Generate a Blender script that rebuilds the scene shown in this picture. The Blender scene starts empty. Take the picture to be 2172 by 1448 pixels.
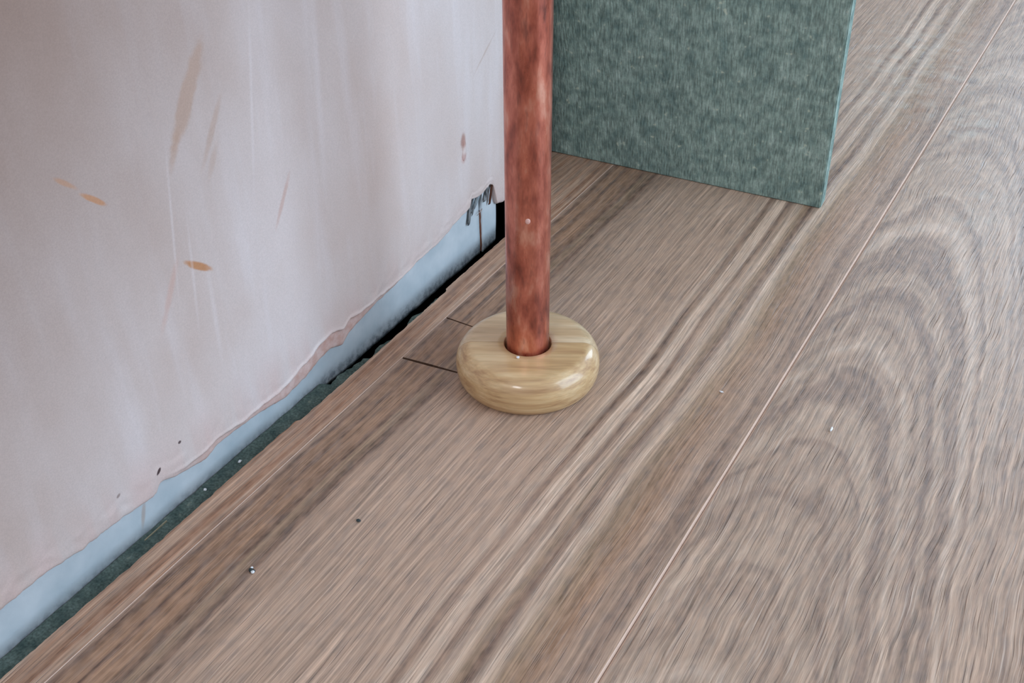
import bpy, bmesh, math, random
from mathutils import Vector, Matrix, noise as mnoise

random.seed(7)
S = bpy.context.scene
COL = S.collection
PI = math.pi

# ------------------------------------------------------------------ camera
cam_d = bpy.data.cameras.new('camera')
cam = bpy.data.objects.new('camera', cam_d)
COL.objects.link(cam)
cam_d.sensor_width = 36.0
cam_d.lens = 36.0 * 2381.0 / 2172.0
cam_d.clip_start = 0.01
right = Vector((0.86899, 0.494768, -0.007746))
upv = Vector((-0.279667, 0.50399, 0.817178))
back = Vector((0.408217, -0.707954, 0.576333))
cam.matrix_world = Matrix(((right.x, upv.x, back.x, 0.229595),
                           (right.y, upv.y, back.y, -0.414462),
                           (right.z, upv.z, back.z, 0.355477),
                           (0, 0, 0, 1)))
S.camera = cam

# ------------------------------------------------------------------ world, light, exposure
w = bpy.data.worlds.new('world'); S.world = w
w.use_nodes = True
w.node_tree.nodes['Background'].inputs['Color'].default_value = (0.75, 0.85, 1.0, 1)
w.node_tree.nodes['Background'].inputs['Strength'].default_value = 0.5

def area(name, loc, target, sx, sy, power, col):
    d = bpy.data.lights.new(name, 'AREA')
    d.shape = 'RECTANGLE'; d.size = sx; d.size_y = sy
    d.energy = power; d.color = col
    o = bpy.data.objects.new(name, d); COL.objects.link(o)
    o.location = loc
    o.rotation_euler = (Vector(target) - Vector(loc)).to_track_quat('-Z', 'Y').to_euler()
    return o
# daylight from two assumed windows, plus an added back light for the far floor
area('window_daylight', (1.29, 0.25, 0.70), (0.3, 0.25, 0.70), 0.98, 1.18, 27.0, (0.64, 0.81, 1.0))
area('rear_window_daylight', (0.25, -1.43, 1.35), (0.25, -0.4, 1.35), 0.36, 0.42, 10.5, (0.98, 0.97, 1.0))
area('added_back_light', (0.55, 2.03, 0.90), (0.55, 1.0, 0.90), 0.88, 1.08, 31.0, (0.66, 0.82, 1.0))

vs = S.view_settings
vs.view_transform = 'Standard'; vs.look = 'None'; vs.gamma = 1.0; vs.use_curve_mapping = False
vs.exposure = -0.30

# ------------------------------------------------------------------ helpers
def link(name, me, parent=None, kind=None, label=None, cat=None, group=None):
    o = bpy.data.objects.new(name, me); COL.objects.link(o)
    if parent: o.parent = parent
    if kind: o['kind'] = kind
    if label: o['label'] = label
    if cat: o['category'] = cat
    if group: o['group'] = group
    return o

def mesh(name, bm, mats, smooth=False):
    me = bpy.data.meshes.new(name)
    bmesh.ops.recalc_face_normals(bm, faces=bm.faces)
    bm.to_mesh(me); bm.free()
    for m in mats: me.materials.append(m)
    if smooth:
        for p in me.polygons: p.use_smooth = True
    return me

def add_box(bm, x0, x1, y0, y1, z0, z1):
    v = [bm.verts.new((x, y, z)) for z in (z0, z1) for x, y in ((x0, y0), (x1, y0), (x1, y1), (x0, y1))]
    for f in ((3, 2, 1, 0), (4, 5, 6, 7), (0, 1, 5, 4), (1, 2, 6, 5), (2, 3, 7, 6), (3, 0, 4, 7)):
        bm.faces.new([v[i] for i in f])

def box(name, x0, x1, y0, y1, z0, z1, mat, bevel=0, **kw):
    bm = bmesh.new(); add_box(bm, x0, x1, y0, y1, z0, z1)
    if bevel:
        bmesh.ops.bevel(bm, geom=bm.edges[:], offset=bevel, segments=2, affect='EDGES')
    return link(name, mesh(name, bm, [mat]), **kw)

def prism(bm, pts, z0, z1):
    lo = [bm.verts.new((x, y, z0)) for x, y in pts]
    hi = [bm.verts.new((x, y, z1)) for x, y in pts]
    n = len(pts)
    bm.faces.new(hi); bm.faces.new(lo[::-1])
    for i in range(n):
        j = (i + 1) % n
        bm.faces.new((lo[i], lo[j], hi[j], hi[i]))
    return hi

# ------------------------------------------------------------------ node helper
def sl(c):                       # sRGB 0-255 to linear
    return tuple(((v / 255 / 12.92) if v / 255 <= 0.04045 else ((v / 255 + 0.055) / 1.055) ** 2.4) for v in c) + (1.0,)

class N:
    def __init__(s, name):
        s.m = bpy.data.materials.new(name); s.m.use_nodes = True
        s.t = s.m.node_tree; s.b = s.t.nodes['Principled BSDF']
        g = s.t.nodes.new('ShaderNodeNewGeometry'); s.pos = g.outputs['Position']
        x = s.t.nodes.new('ShaderNodeSeparateXYZ'); s.t.links.new(s.pos, x.inputs[0])
        s.x, s.y, s.z = x.outputs
    def put(s, sock, v):
        if isinstance(v, bpy.types.NodeSocket): s.t.links.new(v, sock)
        elif v is not None: sock.default_value = v
    def math(s, op, a, b=None, c=None, clamp=False):
        n = s.t.nodes.new('ShaderNodeMath'); n.operation = op; n.use_clamp = clamp
        s.put(n.inputs[0], a); s.put(n.inputs[1], b); s.put(n.inputs[2], c)
        return n.outputs[0]
    def vec(s, x, y, z=0.0):
        n = s.t.nodes.new('ShaderNodeCombineXYZ')
        s.put(n.inputs[0], x); s.put(n.inputs[1], y); s.put(n.inputs[2], z)
        return n.outputs[0]
    def noise(s, vec, scale=1.0, detail=2.0, rough=0.5, dist=0.0):
        n = s.t.nodes.new('ShaderNodeTexNoise')
        s.put(n.inputs['Vector'], vec); n.inputs['Scale'].default_value = scale
        n.inputs['Detail'].default_value = detail; n.inputs['Roughness'].default_value = rough
        n.inputs['Distortion'].default_value = dist
        return n.outputs['Fac']
    def st(s, sx, sy, sz=0.0, x=None, y=None, z=None, detail=2.0, rough=0.5, off=0.0):
        """noise stretched along the axes"""
        X = s.math('MULTIPLY_ADD', x if x is not None else s.x, sx, off)
        Y = s.math('MULTIPLY', y if y is not None else s.y, sy)
        Z = s.math('MULTIPLY', z if z is not None else s.z, sz)
        return s.noise(s.vec(X, Y, Z), 1.0, detail, rough)
    def rng(s, v, a, b, c=0.0, d=1.0, smooth=False):
        n = s.t.nodes.new('ShaderNodeMapRange')
        n.interpolation_type = 'SMOOTHSTEP' if smooth else 'LINEAR'
        s.put(n.inputs[0], v)
        for i, q in zip((1, 2, 3, 4), (a, b, c, d)): s.put(n.inputs[i], q)
        return n.outputs[0]
    def ramp(s, v, stops):
        n = s.t.nodes.new('ShaderNodeValToRGB'); e = n.color_ramp.elements
        while len(e) > 1: e.remove(e[-1])
        e[0].position = stops[0][0]; e[0].color = stops[0][1]
        for p, c in stops[1:]:
            q = e.new(p); q.color = c
        s.put(n.inputs[0], v)
        return n.outputs[0]
    def mix(s, f, a, b, mode='MIX'):
        n = s.t.nodes.new('ShaderNodeMix'); n.data_type = 'RGBA'; n.blend_type = mode
        s.put(n.inputs[0], f); s.put(n.inputs[6], a); s.put(n.inputs[7], b)
        return n.outputs[2]
    def gray(s, v):
        n = s.t.nodes.new('ShaderNodeCombineColor')
        for i in range(3): s.put(n.inputs[i], v)
        return n.outputs[0]
    def ell(s, u, v, cu, cv, ang, ra, rb, soft=0.35, wob=None):
        """soft elliptical stain mask around (cu, cv); ang is the long axis in degrees"""
        a = math.radians(ang); c, q = math.cos(a), math.sin(a)
        du = s.math('SUBTRACT', u, cu); dv = s.math('SUBTRACT', v, cv)
        p = s.math('MULTIPLY_ADD', dv, q / ra, s.math('MULTIPLY', du, c / ra))
        r = s.math('MULTIPLY_ADD', dv, c / rb, s.math('MULTIPLY', du, -q / rb))
        d = s.math('SQRT', s.math('ADD', s.math('MULTIPLY', p, p), s.math('MULTIPLY', r, r)))
        if wob is not None: d = s.math('ADD', d, wob)
        return s.rng(d, 1 + soft, 1 - soft, 0.0, 1.0, True)
    def bump(s, h, dist, strength=1.0):
        n = s.t.nodes.new('ShaderNodeBump')
        n.inputs['Strength'].default_value = strength; n.inputs['Distance'].default_value = dist
        s.put(n.inputs['Height'], h); s.put(s.b.inputs['Normal'], n.outputs[0])
    def done(s, col, rough=0.6, spec=0.5, metal=0.0, coat=0.0, coat_r=0.1):
        s.put(s.b.inputs['Base Color'], col); s.put(s.b.inputs['Roughness'], rough)
        s.put(s.b.inputs['Specular IOR Level'], spec); s.put(s.b.inputs['Metallic'], metal)
        s.put(s.b.inputs['Coat Weight'], coat); s.put(s.b.inputs['Coat Roughness'], coat_r)
        return s.m

# ------------------------------------------------------------------ materials
def wood_finish(n, col, dust=None, pores=1.0, tone=0.95):
    """fine pores, streaks and mottling common to every plank"""
    streak = n.st(420, 6, x=n.xw, detail=4, rough=0.65)
    col = n.mix(1.0, col, n.gray(n.rng(streak, 0.3, 0.7, 0.62, 1.34)), 'MULTIPLY')
    fine = n.st(1050, 15 + 15 * pores, x=n.xw, detail=3, rough=0.65)
    col = n.mix(1.0, col, n.gray(n.rng(fine, 0.32, 0.68, 0.64, 1.34)), 'MULTIPLY')
    mot = n.st(330, 120, detail=2)
    col = n.mix(n.rng(mot, 0.35, 0.7, 0.0, 0.36), col, sl((200, 168, 146)))
    mot2 = n.st(260, 90, detail=2, off=40.0)
    col = n.mix(n.rng(mot2, 0.5, 0.75, 0.0, 0.34), col, sl((122, 116, 116)))
    pore = n.st(1300, 28, x=n.xw, detail=1, off=13.0)
    pm = n.rng(pore, 0.62, 0.74, 0.0, 1.0)
    col = n.mix(n.math('MULTIPLY', pm, 0.5 * pores), col, sl((92, 72, 64)))
    lp = n.rng(n.st(1100, 24, x=n.xw, detail=1, off=71.0), 0.62, 0.74, 0.0, 0.45 * pores)
    col = n.mix(lp, col, sl((214, 200, 190)))
    if dust is not None:
        col = n.mix(dust, col, sl((204, 206, 200)))
    col = n.mix(1.0, col, (tone, tone * 0.945, tone * 0.87, 1), 'MULTIPLY')
    h = n.math('SUBTRACT', n.math('MULTIPLY', fine, 0.8), n.math('MULTIPLY', pm, 0.8))
    n.bump(h, 0.00022, 0.9)
    rough = n.rng(streak, 0.3, 0.7, 0.36, 0.52)
    return n.done(col, rough, 0.5)

def dust_mask(n, scale=1.0):
    a = n.noise(n.pos, 60.0, 4.0, 0.65)
    m = n.ell(n.x, n.y, 0.075, 0.535, 100, 0.12, 0.05, 0.8)
    m2 = n.ell(n.x, n.y, 0.142, 0.435, 80, 0.03, 0.012, 0.6)
    m3 = n.ell(n.x, n.y, 0.17, 0.30, 90, 0.035, 0.02, 0.8)
    t = n.math('ADD', n.math('ADD', m, m2), n.math('MULTIPLY', m3, 0.6), clamp=True)
    return n.math('MULTIPLY', t, n.rng(a, 0.42, 0.66, 0.0, 0.36 * scale))

# straight-grained plank that the pipe comes through
n = N('straight_grain_laminate')
wob = n.st(9, 4, detail=2)
n.xw = n.math('MULTIPLY_ADD', n.math('SUBTRACT', wob, 0.5), 0.018, n.x)
LT, PK, MD, BR, DK, OL = (212, 192, 176), (180, 158, 143), (162, 140, 125), (148, 118, 96), (94, 73, 64), (152, 131, 110)
bands = [(-66, MD), (-63.5, DK), (-61, BR), (-57, BR), (-55.5, DK), (-53, BR), (-47, BR), (-43.5, DK), (-41, OL), (-35, DK), (-33, MD),
         (-24, MD), (-18, PK), (0, PK), (30, PK), (43, PK), (46, LT), (49, DK), (51.5, MD), (53.5, LT), (58.5, LT), (60.5, DK), (63, MD), (67, LT),
         (71, OL), (75, DK), (80, LT), (86, OL), (97, BR), (107, MD), (112, DK), (118, MD)]
c = n.ramp(n.rng(n.xw, -0.0665, 0.1185), [((x + 66.5) / 185.0, sl(q)) for x, q in bands])
# the bands come and go along the length
fade = n.st(30, 6, detail=2, off=5.0)
c = n.mix(n.math('MULTIPLY', n.rng(fade, 0.38, 0.66, 0.0, 0.5), n.rng(n.x, -0.045, -0.01, 0.25, 1.0)), c, sl(PK))
PLANK_STRAIGHT = wood_finish(n, c, dust_mask(n), 0.45)

# cathedral-grained plank
n = N('cathedral_grain_laminate')
wob = n.st(14, 9, detail=3)
n.xw = n.math('MULTIPLY_ADD', n.math('SUBTRACT', wob, 0.5), 0.012, n.x)
dx = n.math('SUBTRACT', n.xw, 0.151)
dx2 = n.math('MULTIPLY', dx, dx)
ph = n.math('MULTIPLY_ADD', dx2, 58.0, n.y)                     # nested arches pointing away along the plank
ph = n.math('MULTIPLY_ADD', n.math('SUBTRACT', n.noise(n.pos, 28.0, 3.0), 0.5), 0.045, ph)
ring = n.noise(n.vec(n.math('MULTIPLY', ph, 32.0), 3.3, 0.0), 1.0, 2.5, 0.6)
c = n.ramp(n.rng(ring, 0.3, 0.7), [(0.0, sl((130, 114, 106))), (0.3, sl((150, 132, 120))), (0.5, sl((166, 147, 133))), (0.75, sl((178, 159, 144))), (1.0, sl((190, 173, 160)))])
warm = n.rng(n.x, 0.19, 0.28, 0.0, 0.55, True)
stripe = n.st(170, 5, x=n.xw, detail=2, off=2.0)
c2 = n.ramp(n.rng(stripe, 0.3, 0.7), [(0.0, sl((128, 100, 84))), (0.5, sl((168, 138, 116))), (1.0, sl((200, 172, 150)))])
c = n.mix(warm, c, c2)
knot = n.ell(n.x, n.y, 0.1235, 0.522, 90, 0.007, 0.004, 0.7)
c = n.mix(n.math('MULTIPLY', knot, 0.8), c, sl((80, 70, 76)))
PLANK_CATHEDRAL = wood_finish(n, c, dust_mask(n), 1.0)

# strip by the wall and every other plank
n = N('plain_laminate')
oi = n.t.nodes.new('ShaderNodeObjectInfo')
off = n.math('MULTIPLY', oi.outputs['Random'], 37.0)
wob = n.st(9, 4, detail=2)
n.xw = n.math('MULTIPLY_ADD', n.math('SUBTRACT', wob, 0.5), 0.010, n.x)
st_ = n.st(230, 4, x=n.xw, detail=3, rough=0.6, off=off)
c = n.ramp(n.rng(st_, 0.3, 0.7), [(0.0, sl((104, 76, 62))), (0.35, sl((152, 116, 94))), (0.6, sl((174, 144, 125))), (1.0, sl((202, 178, 160)))])
PLANK_PLAIN = wood_finish(n, c, None, 0.5)

n = N('plank_bevel')
PLANK_EDGE = n.done(n.mix(n.noise(n.pos, 300.0), sl((196, 166, 147)), sl((214, 187, 168))), 0.5, 0.4)
n = N('fibreboard_core')
CORE = n.done(n.mix(n.noise(n.pos, 900.0), sl((70, 52, 44)), sl((110, 86, 70))), 0.9, 0.1)

def green(name, k=1.0):
    n = N(name)
    f1 = n.noise(n.pos, 900.0, 3.0, 0.6)
    f2 = n.noise(n.pos, 130.0, 3.0, 0.6)
    fib = n.st(900, 900, 160, detail=2)
    c = n.ramp(n.rng(f2, 0.3, 0.7), [(0.0, sl((106, 130, 126))), (0.5, sl((132, 154, 146))), (1.0, sl((156, 178, 170)))])
    c = n.mix(1.0, c, n.gray(n.rng(fib, 0.3, 0.7, 0.64, 1.28)), 'MULTIPLY')
    c = n.mix(n.rng(f1, 0.55, 0.75, 0.0, 0.35), c, sl((84, 106, 96)))
    sp = n.noise(n.pos, 260.0, 1.0, 0.5)
    c = n.mix(n.rng(sp, 0.70, 0.78, 0.0, 0.6), c, sl((196, 206, 186)))
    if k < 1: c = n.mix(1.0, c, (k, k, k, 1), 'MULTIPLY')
    n.bump(n.math('ADD', fib, n.math('MULTIPLY', f1, 0.6)), 0.0005, 0.9)
    return n.done(c, 0.9, 0.2)
GREEN = green('green_wood_fibre')
SHADED_GREEN = green('shaded_green_wood_fibre', 0.42)  # same green darkened, putting the wall gap's shade into the colour

# fresh skim plaster
n = N('pink_skim_plaster')
u, v = n.y, n.z
big = n.noise(n.vec(n.math('MULTIPLY', u, 9.0), n.math('MULTIPLY', v, 5.0), 1.7), 1.0, 4.0, 0.55)
vert = n.noise(n.vec(n.math('MULTIPLY', u, 70.0), n.math('MULTIPLY', v, 7.0), 4.0), 1.0, 3.0, 0.55)
fine = n.noise(n.pos, 1500.0, 2.0, 0.6)
c = n.ramp(n.rng(big, 0.3, 0.7), [(0.0, sl((204, 186, 178))), (0.5, sl((212, 200, 196))), (1.0, sl((220, 212, 212)))])
c = n.mix(n.rng(vert, 0.5, 0.75, 0.0, 0.4), c, sl((226, 220, 222)))
# damp plaster plus painted-in shade at the top, away from the corner, feathered border
damp_shade = n.ell(u, v, -0.24, 0.30, 55, 0.22, 0.17, 0.8, n.math('MULTIPLY', n.math('SUBTRACT', big, 0.5), 0.6))
c = n.mix(n.math('MULTIPLY', damp_shade, 0.92), c, sl((132, 108, 95)))
pinkz = n.rng(v, 0.045, 0.012, 0.0, 0.5, True)
c = n.mix(n.math('MULTIPLY', pinkz, n.rng(vert, 0.35, 0.65)), c, sl((204, 170, 160)))
w1 = n.math('MULTIPLY', n.math('SUBTRACT', n.noise(n.pos, 160.0, 3.0), 0.5), 0.9)
tan, orange, rust = sl((172, 142, 122)), sl((184, 132, 92)), sl((158, 112, 98))
for (cu, cv, ang, ra, rb, soft, amt, cc) in (
        (-0.1105, 0.1775, 57, 0.0215, 0.0042, 0.3, 0.6, tan), (-0.1225, 0.1585, 62, 0.008, 0.0018, 0.6, 0.45, tan),
        (-0.1005, 0.1585, 57, 0.0135, 0.0016, 0.5, 0.4, tan), (-0.1035, 0.145, 60, 0.007, 0.0016, 0.6, 0.3, tan),
        (-0.0645, 0.108, 58, 0.011, 0.0013, 0.5, 0.5, sl((190, 150, 136))),
        (-0.1215, 0.1035, -38, 0.0085, 0.0017, 0.3, 0.95, orange), (-0.166, 0.1565, -43, 0.0065, 0.0011, 0.35, 0.8, orange),
        (-0.1765, 0.168, -43, 0.0055, 0.0009, 0.5, 0.5, orange), (-0.14, 0.10, 60, 0.014, 0.0016, 0.6, 0.35, sl((196, 150, 134))),
        (0.0935, 0.0745, 80, 0.0042, 0.0025, 0.5, 0.75, rust), (0.0935, 0.063, 80, 0.0030, 0.0024, 0.5, 0.5, sl((190, 138, 130))),
        (-0.1675, 0.0212, 45, 0.0017, 0.0007, 0.3, 0.95, sl((60, 40, 44))), (-0.1528, 0.0275, 0, 0.0009, 0.0008, 0.3, 0.9, sl((70, 52, 56))),
        (-0.1904, 0.025, 30, 0.0013, 0.0009, 0.4, 0.6, sl((110, 84, 80))), (0.1200, 0.118, 35, 0.012, 0.0007, 0.6, 0.35, tan)):
    c = n.mix(n.math('MULTIPLY', n.ell(u, v, cu, cv, ang, ra, rb, soft, w1), amt), c, cc)
for (cu, cv, ang, ra, rb) in ((-0.1315, 0.128, 82, 0.024, 0.0006), (-0.126, 0.10, 84, 0.02, 0.0007), (-0.075, 0.16, 80, 0.03, 0.0008),
                              (-0.118, 0.075, 88, 0.02, 0.0012), (-0.03, 0.15, 86, 0.04, 0.002)):
    c = n.mix(n.math('MULTIPLY', n.ell(u, v, cu, cv, ang, ra, rb, 0.95), 0.25), c, sl((228, 222, 224)))
ua = n.t.nodes.new('ShaderNodeAttribute'); ua.attribute_name = 'undercoat'
c = n.mix(n.math('MULTIPLY', ua.outputs['Fac'], 0.8, clamp=True), c, n.mix(n.rng(n.noise(n.pos, 220.0, 3.0), 0.35, 0.65), sl((196, 152, 138)), sl((214, 186, 178))))
c = n.mix(1.0, c, n.gray(n.rng(fine, 0.3, 0.7, 0.94, 1.06)), 'MULTIPLY')
n.bump(n.math('ADD', n.math('MULTIPLY', vert, 1.0), n.math('MULTIPLY', fine, 0.10)), 0.0006, 0.5)
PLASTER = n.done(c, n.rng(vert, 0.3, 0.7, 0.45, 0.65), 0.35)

n = N('plasterboard_paper')
f = n.noise(n.pos, 45.0, 3.0, 0.55)
c = n.mix(n.rng(f, 0.3, 0.7), sl((176, 188, 194)), sl((200, 207, 211)))
stn = n.ell(n.y, n.z, -0.178, 0.002, 70, 0.006, 0.0011, 0.5)
c = n.mix(n.math('MULTIPLY', stn, 0.5), c, sl((170, 140, 120)))
foot_shade = n.noise(n.pos, 260.0, 4.0, 0.65)
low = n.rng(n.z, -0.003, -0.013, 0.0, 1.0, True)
c = n.mix(n.math('MULTIPLY', n.math('MULTIPLY', low, n.rng(foot_shade, 0.4, 0.6)), 0.7), c, sl((74, 84, 96)))  # blotchy shade painted along the foot of the board
n.bump(n.noise(n.pos, 400.0, 3.0), 0.0003, 0.5)
PAPER = n.done(c, 0.75, 0.25)

n = N('torn_grey_paper')
f = n.st(200, 700, 160, detail=3)
TORN = n.done(n.ramp(n.rng(f, 0.35, 0.65), [(0.0, sl((78, 78, 80))), (0.5, sl((138, 142, 143))), (1.0, sl((196, 200, 202)))]), 0.9, 0.1)
n = N('rusty_steel')
RUST = n.done(n.mix(n.noise(n.pos, 500.0, 3.0), sl((70, 40, 34)), sl((128, 84, 64))), 0.8, 0.2)
n = N('stud_timber')
STUD = n.done(n.mix(n.st(200, 200, 12), sl((70, 60, 52)), sl((100, 84, 70))), 0.9, 0.1)
n = N('painted_room_wall')
ROOM = n.done(n.mix(n.noise(n.pos, 3.0, 3.0), sl((212, 208, 206)), sl((224, 220, 218))), 0.8, 0.2)
n = N('white_ceiling')
CEIL = n.done(n.mix(n.noise(n.pos, 4.0), sl((226, 224, 220)), sl((236, 234, 230))), 0.9, 0.2)
n = N('white_window_frame')
FRAME = n.done(n.mix(n.noise(n.pos, 20.0), sl((224, 226, 228)), sl((236, 238, 240))), 0.4, 0.5)
n = N('concrete_slab')
SLAB = n.done(n.mix(n.noise(n.pos, 60.0, 4.0), sl((88, 88, 86)), sl((122, 122, 118))), 0.9, 0.1)

# tarnished copper
n = N('tarnished_copper')
an = n.math('ARCTAN2', n.y, n.x)
cx_, sx_ = n.math('MULTIPLY', n.x, 1.0), n.math('MULTIPLY', n.y, 1.0)
pa = n.noise(n.vec(n.math('MULTIPLY', n.x, 110.0), n.math('MULTIPLY', n.y, 110.0), n.math('MULTIPLY', n.z, 36.0)), 1.0, 4.0, 0.6)
pb = n.noise(n.vec(n.math('MULTIPLY', n.x, 260.0), n.math('MULTIPLY', n.y, 260.0), n.math('MULTIPLY', n.z, 60.0)), 1.0, 3.0, 0.6)
c = n.ramp(n.rng(pa, 0.3, 0.7), [(0.0, sl((128, 82, 75))), (0.35, sl((184, 110, 94))), (0.65, sl((216, 138, 118))), (1.0, sl((238, 182, 162)))])
c = n.mix(n.rng(pb, 0.56, 0.74, 0.0, 0.55), c, sl((112, 80, 76)))
n.bump(n.math('ADD', pa, n.math('MULTIPLY', pb, 0.15)), 0.0010, 0.4)
COPPER = n.done(c, n.rng(pb, 0.3, 0.7, 0.24, 0.42), 0.5, 0.9)

def collar_wood(name, tint, seed):
    n = N(name)
    a = math.radians(COLLAR_ANG)
    along = n.math('MULTIPLY_ADD', n.y, math.sin(a), n.math('MULTIPLY', n.x, math.cos(a)))
    across = n.math('MULTIPLY_ADD', n.y, math.cos(a), n.math('MULTIPLY', n.x, -math.sin(a)))
    g1 = n.noise(n.vec(n.math('MULTIPLY', along, 14.0), n.math('MULTIPLY', across, 120.0), n.math('MULTIPLY_ADD', n.z, 420.0, seed)), 1.0, 3.0, 0.6)
    g2 = n.noise(n.vec(n.math('MULTIPLY', along, 60.0), n.math('MULTIPLY', across, 700.0), n.math('MULTIPLY_ADD', n.z, 1500.0, seed)), 1.0, 2.0, 0.6)
    d, m_, l = tint
    c = n.ramp(n.rng(g1, 0.3, 0.7), [(0.0, sl(d)), (0.5, sl(m_)), (1.0, sl(l))])
    c = n.mix(1.0, c, n.gray(n.rng(g2, 0.3, 0.7, 0.92, 1.07)), 'MULTIPLY')
    return n.done(c, 0.42, 0.5, 0.0, 0.65, 0.13)
COLLAR_ANG = 28.0
COLLAR_A = collar_wood('pale_varnished_wood', ((182, 152, 114), (204, 176, 138), (220, 198, 164)), 0.0)
COLLAR_B = collar_wood('tan_varnished_wood', ((168, 130, 90), (196, 162, 116), (212, 184, 140)), 9.0)

n = N('pale_fleck')
FLECK = n.done(n.mix(n.noise(n.pos, 900.0), sl((196, 140, 126)), sl((232, 196, 188))), 0.5, 0.4)
n = N('white_plaster_crumb')
CRUMB = n.done(n.mix(n.noise(n.pos, 900.0), sl((214, 220, 222)), sl((240, 242, 244))), 0.8, 0.2)
n = N('dark_grit')
GRIT = n.done(n.mix(n.noise(n.pos, 900.0), sl((40, 50, 52)), sl((66, 74, 74))), 0.8, 0.2)
n = N('split_softwood')
SPLINT = n.done(n.mix(n.noise(n.pos, 700.0), sl((150, 140, 116)), sl((176, 166, 140))), 0.8, 0.2)

# ------------------------------------------------------------------ floor: slab, green underlay, laminate planks
T = 0.008                                     # laminate thickness, top at z = 0
UB = -T - 0.0068
XL, XR, YF, YB, ZC = -1.0, 1.25, -1.4, 2.0, 2.3   # room limits
WX, WE = -0.095, 0.188                       # face and end of the plastered partition
floor = box('floor', XL, XR, YF, YB, UB - 0.1, UB, SLAB, kind='structure')

# underlay sheet: its edge stops short of the wall, raggedly, on the far half
bm = bmesh.new()
pts = [(XR, YF + 0.001), (XR, YB - 0.001), (XL + 0.001, YB - 0.001), (XL + 0.001, WE + 0.03), (-0.093, WE + 0.03)]
y = WE + 0.02
while y > -0.05:
    q = -0.0885 + 0.004 * mnoise.noise(Vector((y * 60, 0, 0))) + 0.0015 * mnoise.noise(Vector((y * 300, 5, 0)))
    if -0.05 < y < -0.02: q -= 0.004
    pts.append((q, y)); y -= 0.0025
while y > -0.5:
    pts.append((-0.0982 + 0.0008 * mnoise.noise(Vector((y * 200, 0, 0))), y)); y -= 0.006
pts += [(-0.098, YF + 0.001)]
prism(bm, pts[::-1], UB, -T)
bmesh.ops.triangulate(bm, faces=[f for f in bm.faces if len(f.verts) > 4])
link('underlay_sheet', mesh('underlay_sheet', bm, [SHADED_GREEN]), parent=floor)

def plank(pts, mat, bevel_test, bev=0.0009):
    """one laminate board: printed face, pale bevel on its long edges, brown core"""
    bm = bmesh.new()
    prism(bm, pts, -T, 0.0)
    for f in bm.faces:
        f.normal_update()
        f.material_index = 0 if f.normal.z > 0.9 else 2
    es = [e for e in bm.edges if all(abs(v.co.z) < 1e-6 for v in e.verts) and bevel_test(e)]
    r = {'faces': []} if not es else bmesh.ops.bevel(bm, geom=es, offset=bev, segments=1, affect='EDGES', profile=0.5)
    for f in r['faces']:
        f.normal_update()
        if 0.2 < f.normal.z < 0.95: f.material_index = 1
    bmesh.ops.triangulate(bm, faces=[f for f in bm.faces if len(f.verts) > 4])
    return link('plank', mesh('plank', bm, [mat, PLANK_EDGE, CORE]), parent=floor)

PW = 0.1853
XA = -0.0665                                   # seam left of the pipe
G = 0.00008
def long_edge(e):
    a, b = e.verts
    return abs(a.co.x - b.co.x) < 0.0003 and abs(a.co.y - b.co.y) > 0.01

# board the pipe comes through: slotted from its left edge, the slot filled by the piece cut out
RH = 0.0165
k0, k1 = -0.0194, 0.0244                        # saw cuts at the seam
arc = [(RH * math.cos(a), RH * math.sin(a)) for a in [math.radians(-100 + 200 * i / 24) for i in range(25)]]
x0, x1 = XA + G, XA + PW - G
main = [(x0, -0.50), (x1, -0.50), (x1, 0.785), (x0, 0.785), (x0, k1 + 0.0006)]
main += [(-0.03, 0.0237)] + arc[::-1] + [(-0.03, -0.0168), (-0.05, -0.0190), (x0, k0 - 0.0010)]
plank(main, PLANK_STRAIGHT, lambda e: long_edge(e) and e.verts[0].co.x > 0.1)
arc2 = [(0.0135 * math.cos(a), 0.0135 * math.sin(a)) for a in [math.radians(110 + 140 * i / 16) for i in range(17)]]
cut = [(x0, k0 + 0.0004), (-0.05, -0.0172), (-0.03, -0.0158)] + arc2[::-1] + [(-0.03, 0.0231), (x0, k1 - 0.0004)]
inf = plank(cut, PLANK_STRAIGHT, lambda e: False)
inf.name = 'plank_infill'; inf['label'] = 'small piece of laminate refitted between two dark saw cuts beside the collar'

# narrow strip by the wall, widening into the opening past the wall end
edge = []
y = YF + 0.01
while y < 0.165:
    q = -0.0828 + 0.0012 * mnoise.noise(Vector((y * 9, 2, 0))) + (0.0016 if -0.09 < y < 0.05 else 0)
    q += 0.0005 * mnoise.noise(Vector((y * 160, 0, 0))) + 0.00035 * mnoise.noise(Vector((y * 420, 8, 0)))
    edge.append((q, y)); y += 0.0018 if y > -0.3 else 0.02
strip = [(XA - G, YF + 0.01), (XA - G, 0.60), (XA - PW + G, 0.60), (XA - PW + G, WE + 0.006), (-0.105, WE + 0.006), (-0.105, 0.166)] + edge[::-1]
plank(strip, PLANK_PLAIN, lambda e: long_edge(e) and abs(e.verts[0].co.x - XA) < 0.002, 0.0005)
def rect(x0, x1, y0, y1): return [(x0 + G, y0 + G), (x1 - G, y0 + G), (x1 - G, y1 - G), (x0 + G, y1 - G)]
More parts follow.
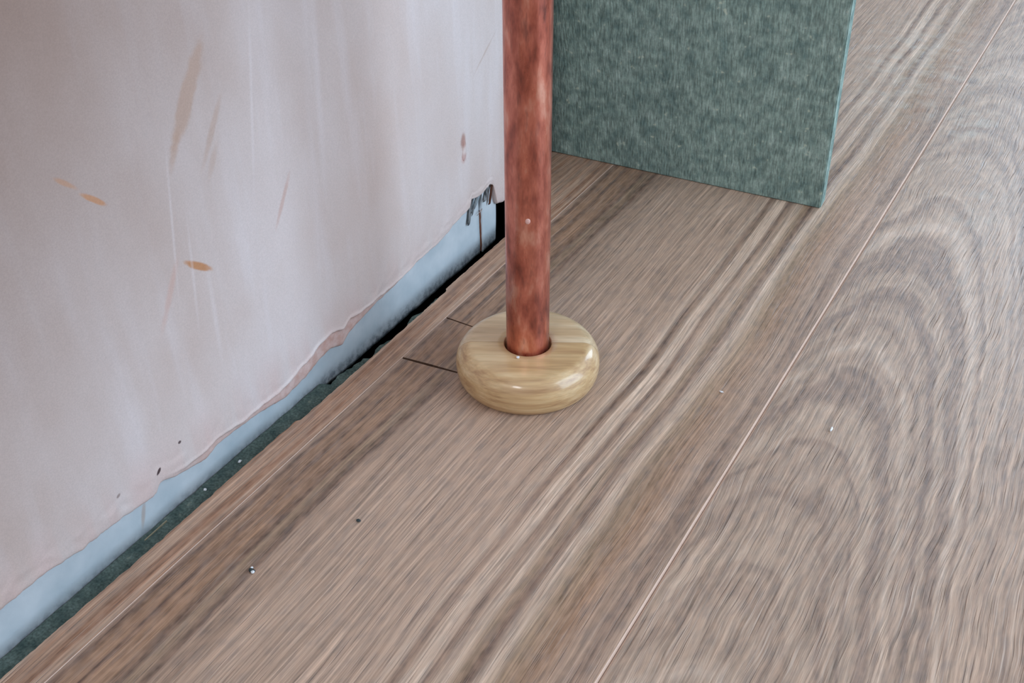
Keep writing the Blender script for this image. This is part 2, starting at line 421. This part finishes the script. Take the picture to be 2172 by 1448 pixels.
for k in range(-5, 11):
    a, b = XA + k * PW, min(XA + (k + 1) * PW, XR)
    if a >= XR - 0.005: continue
    if k == 0:   spans = [(YF, -0.50), (0.785, YB)]
    elif k == 1: spans = [(YF, -0.36), (-0.36, 0.925), (0.925, YB)]
    elif k < 0:  spans = [(0.60 if k == -1 else WE + 0.03, YB)]
    else:
        c0 = YF + random.uniform(0.2, 1.2); spans = []; yy = YF
        while yy < YB:
            ny = min(c0, YB); spans.append((yy, ny)); yy = ny; c0 += 1.285
    for s0, s1 in spans:
        m = PLANK_CATHEDRAL if (k == 1 and s0 < 0) else PLANK_PLAIN
        if k == 1 and s0 < -1: m = PLANK_PLAIN
        plank(rect(max(a, XL), b, s0, s1), m, long_edge)

# ------------------------------------------------------------------ the plastered partition
RAG = [(-1.4, 14), (-0.42, 15), (-0.30, 17), (-0.2428, 16.0), (-0.2318, 16.0), (-0.2144, 12.6), (-0.2036, 12.4), (-0.190, 11.5), (-0.1735, 9.2), (-0.1705, 10.0), (-0.1685, 13.2),
       (-0.167, 14.0), (-0.1578, 10.1), (-0.150, 8.2), (-0.1391, 5.5), (-0.1306, 8.2), (-0.1186, 7.9), (-0.0995, 5.8), (-0.0807, 2.1), (-0.0638, 4.1),
       (-0.0555, 6.1), (-0.0516, 7.6), (-0.0412, 8.7), (-0.0318, 4.7), (-0.0256, 9.2), (-0.0091, 12.1), (-0.0013, 13.5), (0.0168, 14.9), (0.0403, 18.6),
       (0.0472, 19.1), (0.0625, 19.8), (0.0736, 21.6), (0.0817, 24.3), (0.0893, 25.5), (0.0995, 26.3), (0.1015, 31.5), (0.108, 29.8), (0.1128, 29.4), (0.118, 30.4),
       (0.1232, 32.0), (0.1275, 30.0), (0.1305, 19.5), (0.132, 14.5), (0.140, 11.5), (0.150, 13.0), (0.165, 12.0), (0.188, 12.5)]
def rag(y):
    for (a, p), (b, q) in zip(RAG, RAG[1:]):
        if y <= b:
            t = (y - a) / (b - a)
            z = (p + (q - p) * t) / 1000
            break
    if y > -0.4: z += 0.0006 * mnoise.noise(Vector((y * 260, 1, 0))) + 0.0003 * mnoise.noise(Vector((y * 700, 4, 0)))
    return z
ys = [-1.4, -1.0, -0.7, -0.5]
y = -0.40
while y < WE - 0.0035: ys.append(y); y += 0.0012
ys += [WE - 0.003, WE - 0.0015]
RIDGE = [(-0.40, 3), (-0.165, 3), (-0.150, 5), (-0.1374, 7.2), (-0.1137, 4.0), (-0.0878, 7.4), (-0.0739, 10.5), (-0.046, 13.5), (-0.0282, 13.0), (-0.0098, 7.0), (0.0229, 3.0), (0.0474, 2.4), (0.09, 2.0), (0.2, 2.0)]
LAYER = [(-0.40, 0.0), (-0.165, 0.0), (-0.14, 0.7), (-0.12, 0.6), (-0.09, 1.0), (-0.05, 1.0), (-0.02, 0.9), (0.01, 0.6), (0.05, 0.3), (0.09, 0.0), (0.2, 0.0)]
def lerp(tab, y):
    for (a, p), (b, q) in zip(tab, tab[1:]):
        if y <= b: return p + (q - p) * max(0.0, (y - a) / (b - a))
    return tab[-1][1]
UP = [0, 0.0005, 0.001, 0.0016, 0.0022, 0.003, 0.0038, 0.0046, 0.0054, 0.0062, 0.007, 0.0078, 0.0086, 0.0094, 0.0102, 0.011, 0.0118, 0.0126, 0.0134, 0.0142, 0.015, 0.016, 0.018, 0.021, 0.026, 0.036, 0.05, 0.07, 0.10, 0.14, 0.19, 0.26, 0.36]
bm = bmesh.new()
under = []
PB = -0.0985                                   # face of the plasterboard behind the skim
grid = []
for y in ys:
    z0 = rag(y); colv = []
    corner = max(0.0, (y - (WE - 0.004)) / 0.004)
    rx = -0.0022 * corner ** 2                 # arris eased at the wall end
    colv.append(bm.verts.new((PB, y, z0 + 0.0003))); under.append(0.6)
    # lip: the skim was trowelled thick just above its torn edge between the near end and the middle
    for h in UP:
        t = 1.0 - math.exp(-h / 0.0009)
        x = PB + (0.0016 + 0.0019 * t) + rx
        hr = lerp(RIDGE, y) / 1000 + 0.0007 * mnoise.noise(Vector((y * 140, 6, 0))); lay = lerp(LAYER, y)
        q = 1 / (1 + math.exp(-(h - hr) / 0.00028))                # upper coat broken back along a ridge
        x += -0.0011 * lay * (1 - q) + 0.0009 * lay * math.exp(-((h - hr - 0.0006) / 0.0011) ** 2)
        under.append(lay * (1 - q))
        x += 0.0004 * mnoise.noise(Vector((y * 30, (z0 + h) * 18, 7))) + (0.00035 * mnoise.noise(Vector((y * 180, h * 160, 2))) if h < 0.02 else 0)
        zz = z0 * max(0.0, 1 - h / 0.05) + h + (0.0 if h < 0.05 else 0.0)
        if h < 0.05: zz = z0 + h * (0.05 - z0) / 0.05 if h < 0.05 else h
        else: zz = h
        colv.append(bm.verts.new((x, y, zz)))
    colv.append(bm.verts.new((WX + rx, y, 0.6)))
    colv.append(bm.verts.new((WX + rx, y, ZC))); under += [0.0, 0.0]
    grid.append(colv)
for a, b in zip(grid, grid[1:]):
    for i in range(len(a) - 1): bm.faces.new((a[i], b[i], b[i + 1], a[i + 1]))
# end return of the partition
last = grid[-1]
ret_f = [bm.verts.new((v.co.x - 0.0028, WE, v.co.z)) for v in last[1:]]
ret_b = [bm.verts.new((-0.195, WE, v.co.z)) for v in last[1:]]
for i in range(len(ret_f) - 1):
    bm.faces.new((last[i + 1], ret_f[i], ret_f[i + 1], last[i + 2]))
    bm.faces.new((ret_f[i], ret_b[i], ret_b[i + 1], ret_f[i + 1]))
rb2 = [bm.verts.new((-0.195, YF, z)) for z in (0.0125, ZC)]
bm.faces.new((ret_b[0], rb2[0], rb2[1], ret_b[-1]) + tuple(reversed(ret_b[1:-1])))
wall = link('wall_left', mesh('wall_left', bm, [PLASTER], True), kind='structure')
at = wall.data.attributes.new('undercoat', 'FLOAT', 'POINT')          # where the pinker coat below the skim is laid bare
for i, q in enumerate(under): at.data[i].value = q

# plasterboard showing under the skim, and the strip at the wall end beyond the crack
def board_sheet(name, y0, y1, z1, seed, x=PB, lean=0.0, step=0.002):
    bm = bmesh.new(); cols = []
    yy = [y0]
    while yy[-1] + step < y1: yy.append(yy[-1] + (step if yy[-1] > -0.35 else 0.1))
    yy[-1] = y1 if len(yy) > 1 else yy[-1]
    zs = [UB + 0.0006 + i * 0.002 for i in range(24)] + [z1]
    for y in yy:
        cols.append([bm.verts.new((x - 0.0006 + lean * (y - y0) + 0.0006 * mnoise.noise(Vector((y * 50, z * 50, seed))), y, z + (0.0008 * mnoise.noise(Vector((y * 150, 0, seed))) if i == 0 else 0)))
                     for i, z in enumerate(zs)])
    bk = [[bm.verts.new((x - 0.0125, y, z)) for z in (zs[0], zs[-1])] for y in yy]
    for a, b, c, d in zip(cols, cols[1:], bk, bk[1:]):
        for i in range(len(a) - 1): bm.faces.new((a[i], b[i], b[i + 1], a[i + 1]))
        bm.faces.new((a[0], c[0], d[0], b[0])); bm.faces.new((c[0], c[1], d[1], d[0])); bm.faces.new((a[-1], b[-1], d[1], c[1]))
    for cc, kk in ((cols[0], bk[0]), (cols[-1], bk[-1])):
        bm.faces.new(cc + [kk[1], kk[0]])
    return link(name, mesh(name, bm, [PAPER], True), parent=wall)
board_sheet('plasterboard', -1.39, 0.1153, ZC - 0.001, 1.0)
o = board_sheet('plasterboard_edging', 0.1177, 0.1347, 0.030, 5.0, x=PB + 0.0008, step=0.0012)
o['label'] = 'white strip at the wall end beyond the rusty crack'
# rusty bead edge standing in the crack
bm = bmesh.new()
zz = [UB + 0.002 + i * 0.0015 for i in range(20)]
for s in (0,):
    L = []
    for z in zz:
        wdt = 0.0009 + 0.0007 * (1 - max(0.0, z) / 0.02) * 0.5 + 0.0006 * mnoise.noise(Vector((z * 300, 0, 2)))
        yc = 0.1165 + 0.0006 * mnoise.noise(Vector((z * 180, 3, 0)))
        L.append([bm.verts.new((PB - 0.0045, yc - wdt, z)), bm.verts.new((PB - 0.0006, yc - wdt * 0.7, z)), bm.verts.new((PB - 0.0003, yc + wdt * 0.7, z)), bm.verts.new((PB - 0.0045, yc + wdt, z))])
    for a, b in zip(L, L[1:]):
        for i in range(4): bm.faces.new((a[i], a[(i + 1) % 4], b[(i + 1) % 4], b[i]))
    bm.faces.new(L[0][::-1]); bm.faces.new(L[-1])
link('corner_bead', mesh('corner_bead', bm, [RUST]), parent=wall, label='rust-stained metal bead edge showing in the crack')
# torn paper flaps around the broken corner of the skim
def flap(pts, wdt, curl, mat=TORN):
    bm = bmesh.new(); L = []
    for i, (y, z, x) in enumerate(pts):
        ww = wdt * (0.5 + 0.8 * abs(mnoise.noise(Vector((y * 700, z * 700, 1)))) + 0.3 * math.sin(PI * i / (len(pts) - 1)))
        row = []
        for j in range(4):
            t = j / 3 - 0.5
            row.append(bm.verts.new((PB + x + curl * (0.25 - t * t) * 4 + 0.0003 * mnoise.noise(Vector((y * 900, z * 900, j))), y + ww * t * 2, z + 0.0012 * t)))
        L.append(row)
    for a, b in zip(L, L[1:]):
        for j in range(3): bm.faces.new((a[j], a[j + 1], b[j + 1], b[j]))
    r = bmesh.ops.solidify(bm, geom=bm.faces[:], thickness=0.0004)
    return link('torn_paper', mesh('torn_paper', bm, [mat], True), parent=wall)
def line(p, q, k=8): return [tuple(a + (b - a) * i / k for a, b in zip(p, q)) for i in range(k + 1)]
flap(line((0.1012, 0.0140, 0.0004), (0.1048, 0.0305, 0.0010)), 0.0019, 0.0008)
flap(line((0.1050, 0.0190, 0.0008), (0.1100, 0.0295, 0.0012)), 0.0018, 0.0005)
flap(line((0.1095, 0.0215, 0.0000), (0.1160, 0.0300, 0.0006)), 0.0032, 0.0006, PAPER)
flap(line((0.1195, 0.0225, 0.0012), (0.1240, 0.0312, 0.0012)), 0.0024, 0.0010)
flap(line((0.1245, 0.0180, 0.0014), (0.1275, 0.0312, 0.0018)), 0.0013, 0.0012, RUST)
flap(line((0.1110, 0.0165, 0.0010), (0.1155, 0.0175, 0.0010), 6), 0.0016, 0.0006, PLASTER)
# a dried run of plaster
bm = bmesh.new(); bmesh.ops.create_uvsphere(bm, u_segments=14, v_segments=10, radius=1.0)
for v in bm.verts:
    q = v.co.copy(); wide = 1.0 - 0.25 * q.z
    v.co = Vector((WX - 0.0001 + 0.0013 * q.x, 0.0942 + 0.0021 * wide * q.y + 0.0006 * q.z, 0.068 + 0.0068 * q.z))
link('plaster_drip', mesh('plaster_drip', bm, [PLASTER], True), parent=wall)
box('stud', -0.19, -0.112, 0.03, 0.075, UB + 0.001, ZC - 0.002, STUD, parent=wall)

# ------------------------------------------------------------------ rest of the room shell
def wall_with_hole(name, axis, at, thick, a0, a1, h0, h1, o0, o1, p0, p1, mat):
    bm = bmesh.new()
    for (s0, s1, z0, z1) in ((a0, o0, h0, h1), (o1, a1, h0, h1), (o0, o1, h0, p0), (o0, o1, p1, h1)):
        if axis == 'x': add_box(bm, at, at + thick, s0, s1, z0, z1)
        else: add_box(bm, s0, s1, at, at + thick, z0, z1)
    return link(name, mesh(name, bm, [mat]), kind='structure')
wall_with_hole('wall_right', 'x', XR, 0.1, YF - 0.1, YB + 0.1, UB, ZC, -0.25, 0.75, 0.1, 1.3, ROOM)
wall_with_hole('wall_front', 'y', YF - 0.1, 0.1, XL, XR, UB, ZC, 0.04, 0.46, 1.11, 1.59, ROOM)
wall_with_hole('wall_back', 'y', YB, 0.1, XL, XR, UB, ZC, 0.10, 1.00, 0.35, 1.45, ROOM)
box('wall_far_left', XL - 0.1, XL, YF - 0.1, YB + 0.1, UB, ZC, ROOM, kind='structure')
box('ceiling', XL - 0.1, XR + 0.1, YF - 0.1, YB + 0.1, ZC, ZC + 0.1, CEIL, kind='structure')
def window(name, axis, at, o0, o1, p0, p1):
    bm = bmesh.new(); t = 0.02
    for (s0, s1, z0, z1) in ((o0, o0 + t, p0, p1), (o1 - t, o1, p0, p1), (o0 + t, o1 - t, p0, p0 + t), (o0 + t, o1 - t, p1 - t, p1)):
        if axis == 'x': add_box(bm, at, at + 0.03, s0, s1, z0, z1)
        else: add_box(bm, s0, s1, at, at + 0.03, z0, z1)
    return link(name, mesh(name, bm, [FRAME]), kind='structure')
window('window_1', 'x', XR + 0.0, -0.25, 0.75, 0.1, 1.3)
window('window_2', 'y', YF - 0.06, 0.04, 0.46, 1.11, 1.59)
window('added_window_3', 'y', YB + 0.01, 0.10, 1.00, 0.35, 1.45)  # added opening for the back light that lifts the floor sheen

# ------------------------------------------------------------------ copper pipe
bm = bmesh.new(); R = 0.011; seg = 64
zs = [UB + 0.0005] + [0.004 * i for i in range(0, 110)] + [0.6, 1.0, 1.6, ZC - 0.001]
rings = []
for z in zs:
    rr = [bm.verts.new(((R + 0.00004 * mnoise.noise(Vector((math.cos(a) * 2, math.sin(a) * 2, z * 30)))) * math.cos(a),
                        (R + 0.00004 * mnoise.noise(Vector((math.cos(a) * 2, math.sin(a) * 2, z * 30)))) * math.sin(a), z)) for a in [2 * PI * i / seg for i in range(seg)]]
    rings.append(rr)
for a, b in zip(rings, rings[1:]):
    for i in range(seg): bm.faces.new((a[i], a[(i + 1) % seg], b[(i + 1) % seg], b[i]))
pipe = link('copper_pipe', mesh('copper_pipe', bm, [COPPER], True), cat='pipe',
            label='tarnished upright copper pipe rising from the floor through the wooden collar')

bm = bmesh.new(); bmesh.ops.create_uvsphere(bm, u_segments=12, v_segments=8, radius=1.0)  # small pale raised spot on the pipe front
fa = math.radians(-61)
for v in bm.verts:
    q = v.co.copy()
    v.co = Vector(((R + 0.0003 * q.x) * math.cos(fa + 0.115 * q.y), (R + 0.0003 * q.x) * math.sin(fa + 0.115 * q.y), 0.0979 + 0.0015 * q.z))
link('fleck', mesh('fleck', bm, [FLECK], True), parent=pipe, label='small pale fleck on the front of the pipe')

# ------------------------------------------------------------------ two-piece wooden pipe collar
col_o = bpy.data.objects.new('pipe_collar', None); COL.objects.link(col_o)
col_o.empty_display_size = 0.02
col_o['label'] = 'round varnished light wood pipe collar lying on the floor around the copper pipe'
col_o['category'] = 'pipe collar'
HR, RT, RO, RB, HH = 0.01218, 0.0285, 0.03745, 0.0335, 0.0209
hm = 0.0098
prof = [(HR, 0.0003), (HR, HH - 0.0005), (HR + 0.0004, HH)]
for i in range(1, 5): prof.append((HR + (RT - HR) * i / 4, HH))
for i in range(1, 13):
    a = PI / 2 * i / 12; prof.append((RT + (RO - RT) * math.sin(a), hm + (HH - hm) * math.cos(a)))
for i in range(1, 11):
    a = PI / 2 * i / 10; prof.append((RB + (RO - RB) * math.cos(a), hm - (hm - 0.0003) * math.sin(a)))
for hf, (start, mat, lab) in enumerate(((COLLAR_ANG, COLLAR_A, 'paler half of the collar, behind the pipe'), (COLLAR_ANG + 180, COLLAR_B, 'tan half of the collar with a glossy highlight'))):
    bm = bmesh.new(); ns = 48; L = []
    a0 = math.radians(start)
    offv = Vector((-math.sin(a0), math.cos(a0), 0)) * 0.00012
    for i in range(ns + 1):
        a = a0 + PI * i / ns
        L.append([bm.verts.new(Vector((r * math.cos(a), r * math.sin(a), z)) + offv) for r, z in prof])
    for p, q in zip(L, L[1:]):
        for j in range(len(prof)):
            k = (j + 1) % len(prof)
            bm.faces.new((p[j], q[j], q[k], p[k]))
    me = mesh('collar_half', bm, [mat], True)
    bm = bmesh.new(); bm.from_mesh(me)
    be = [e for e in bm.edges if e.is_boundary]
    bmesh.ops.holes_fill(bm, edges=be, sides=0)
    for f in bm.faces:
        if len(f.verts) > 4: f.smooth = False
    bmesh.ops.recalc_face_normals(bm, faces=bm.faces)
    for e in bm.edges:
        if len(e.link_faces) == 2 and e.calc_face_angle(0) > 0.9: e.smooth = False
    bm.to_mesh(me); bm.free()
    link('collar_half', me, parent=col_o, label=lab)

# ------------------------------------------------------------------ green underlay board standing across the opening
bm = bmesh.new()
BW, BH, BT = 0.59, 0.86, 0.0115
add_box(bm, -BW, 0.0, 0.0, BT, 0.0, BH)
bmesh.ops.bevel(bm, geom=bm.edges[:], offset=0.0007, segments=2, affect='EDGES')
board = link('underlay_board', mesh('underlay_board', bm, [GREEN]), cat='board',
             label='rectangular green wood fibre underlay board standing on edge across the opening')
tilt = math.atan2(0.0568, BH)
board.matrix_world = Matrix.Translation((0.0802, 0.2517, 0.0001)) @ Matrix.Rotation(math.radians(2.65), 4, 'Z') @ Matrix.Rotation(tilt, 4, 'X')

# ------------------------------------------------------------------ crumbs and chips lying about
def crumb(name, x, y, z, r, mat, label, cat, seed, sc=(1, 1, 0.7)):
    bm = bmesh.new(); bmesh.ops.create_icosphere(bm, subdivisions=2, radius=1.0)
    for v in bm.verts:
        k = 1 + 0.45 * mnoise.noise(v.co * 1.3 + Vector((seed * 3.1, seed, 0)))
        v.co = Vector((v.co.x * sc[0], v.co.y * sc[1], v.co.z * sc[2])) * k * r
    lo = min(v.co.z for v in bm.verts)
    for v in bm.verts: v.co.z -= lo
    o = link(name, mesh(name, bm, [mat]), label=label, cat=cat)
    o.location = (x, y, z)
    return o
crumb('plaster_crumb', -0.0341, -0.1800, 0, 0.0008, CRUMB, 'tiny white plaster crumb on the straight-grained plank left of the dark grit', 'crumb', 1)
crumb('plaster_crumb', -0.0362, -0.1782, 0, 0.0006, CRUMB, 'smaller white crumb touching the dark grit on the plank near the wall', 'crumb', 2)
crumb('grit', -0.0352, -0.1795, 0, 0.0011, GRIT, 'dark grit speck between two white crumbs on the plank', 'grit', 3, (1.4, 1, 0.5))
crumb('grit', -0.0133, -0.1327, 0, 0.0009, GRIT, 'lone dark grit speck on the plain middle of the plank before the collar', 'grit', 4, (1.3, 1, 0.5))
crumb('plaster_crumb', 0.1527, 0.0327, 0, 0.0010, CRUMB, 'white crumb on the arched grain of the right plank', 'crumb', 5, (0.6, 1.8, 0.7))
crumb('plaster_crumb', 0.0946, 0.0350, 0, 0.0007, CRUMB, 'white speck on the plank right of the collar, left of the seam', 'crumb', 6, (1.6, 0.7, 0.6))
crumb('plaster_crumb', -0.0945, -0.1450, -T, 0.0008, CRUMB, 'bright white crumb in the gap below the wall, nearer of the two', 'crumb', 7)
crumb('plaster_crumb', -0.0935, -0.1215, -T, 0.0008, CRUMB, 'white crumb in the gap below the wall, farther of the two', 'crumb', 8, (0.8, 1.5, 0.7))
crumb('plaster_crumb', 0.0025, -0.0148, HH, 0.0008, CRUMB, 'white crumb on the collar top at the front of the pipe hole', 'crumb', 9)
bm = bmesh.new(); add_box(bm, -0.0004, 0.0004, -0.007, 0.007, 0, 0.0007)
for v in bm.verts: v.co.x *= 1.0 - 0.6 * abs(v.co.y) / 0.007; v.co.z *= 1.0 + 40 * v.co.y
o = link('splinter', mesh('splinter', bm, [SPLINT]), label='thin pale wood splinter in the gap against the wall foot', cat='splinter')
o.location = (-0.0955, -0.1765, -T)
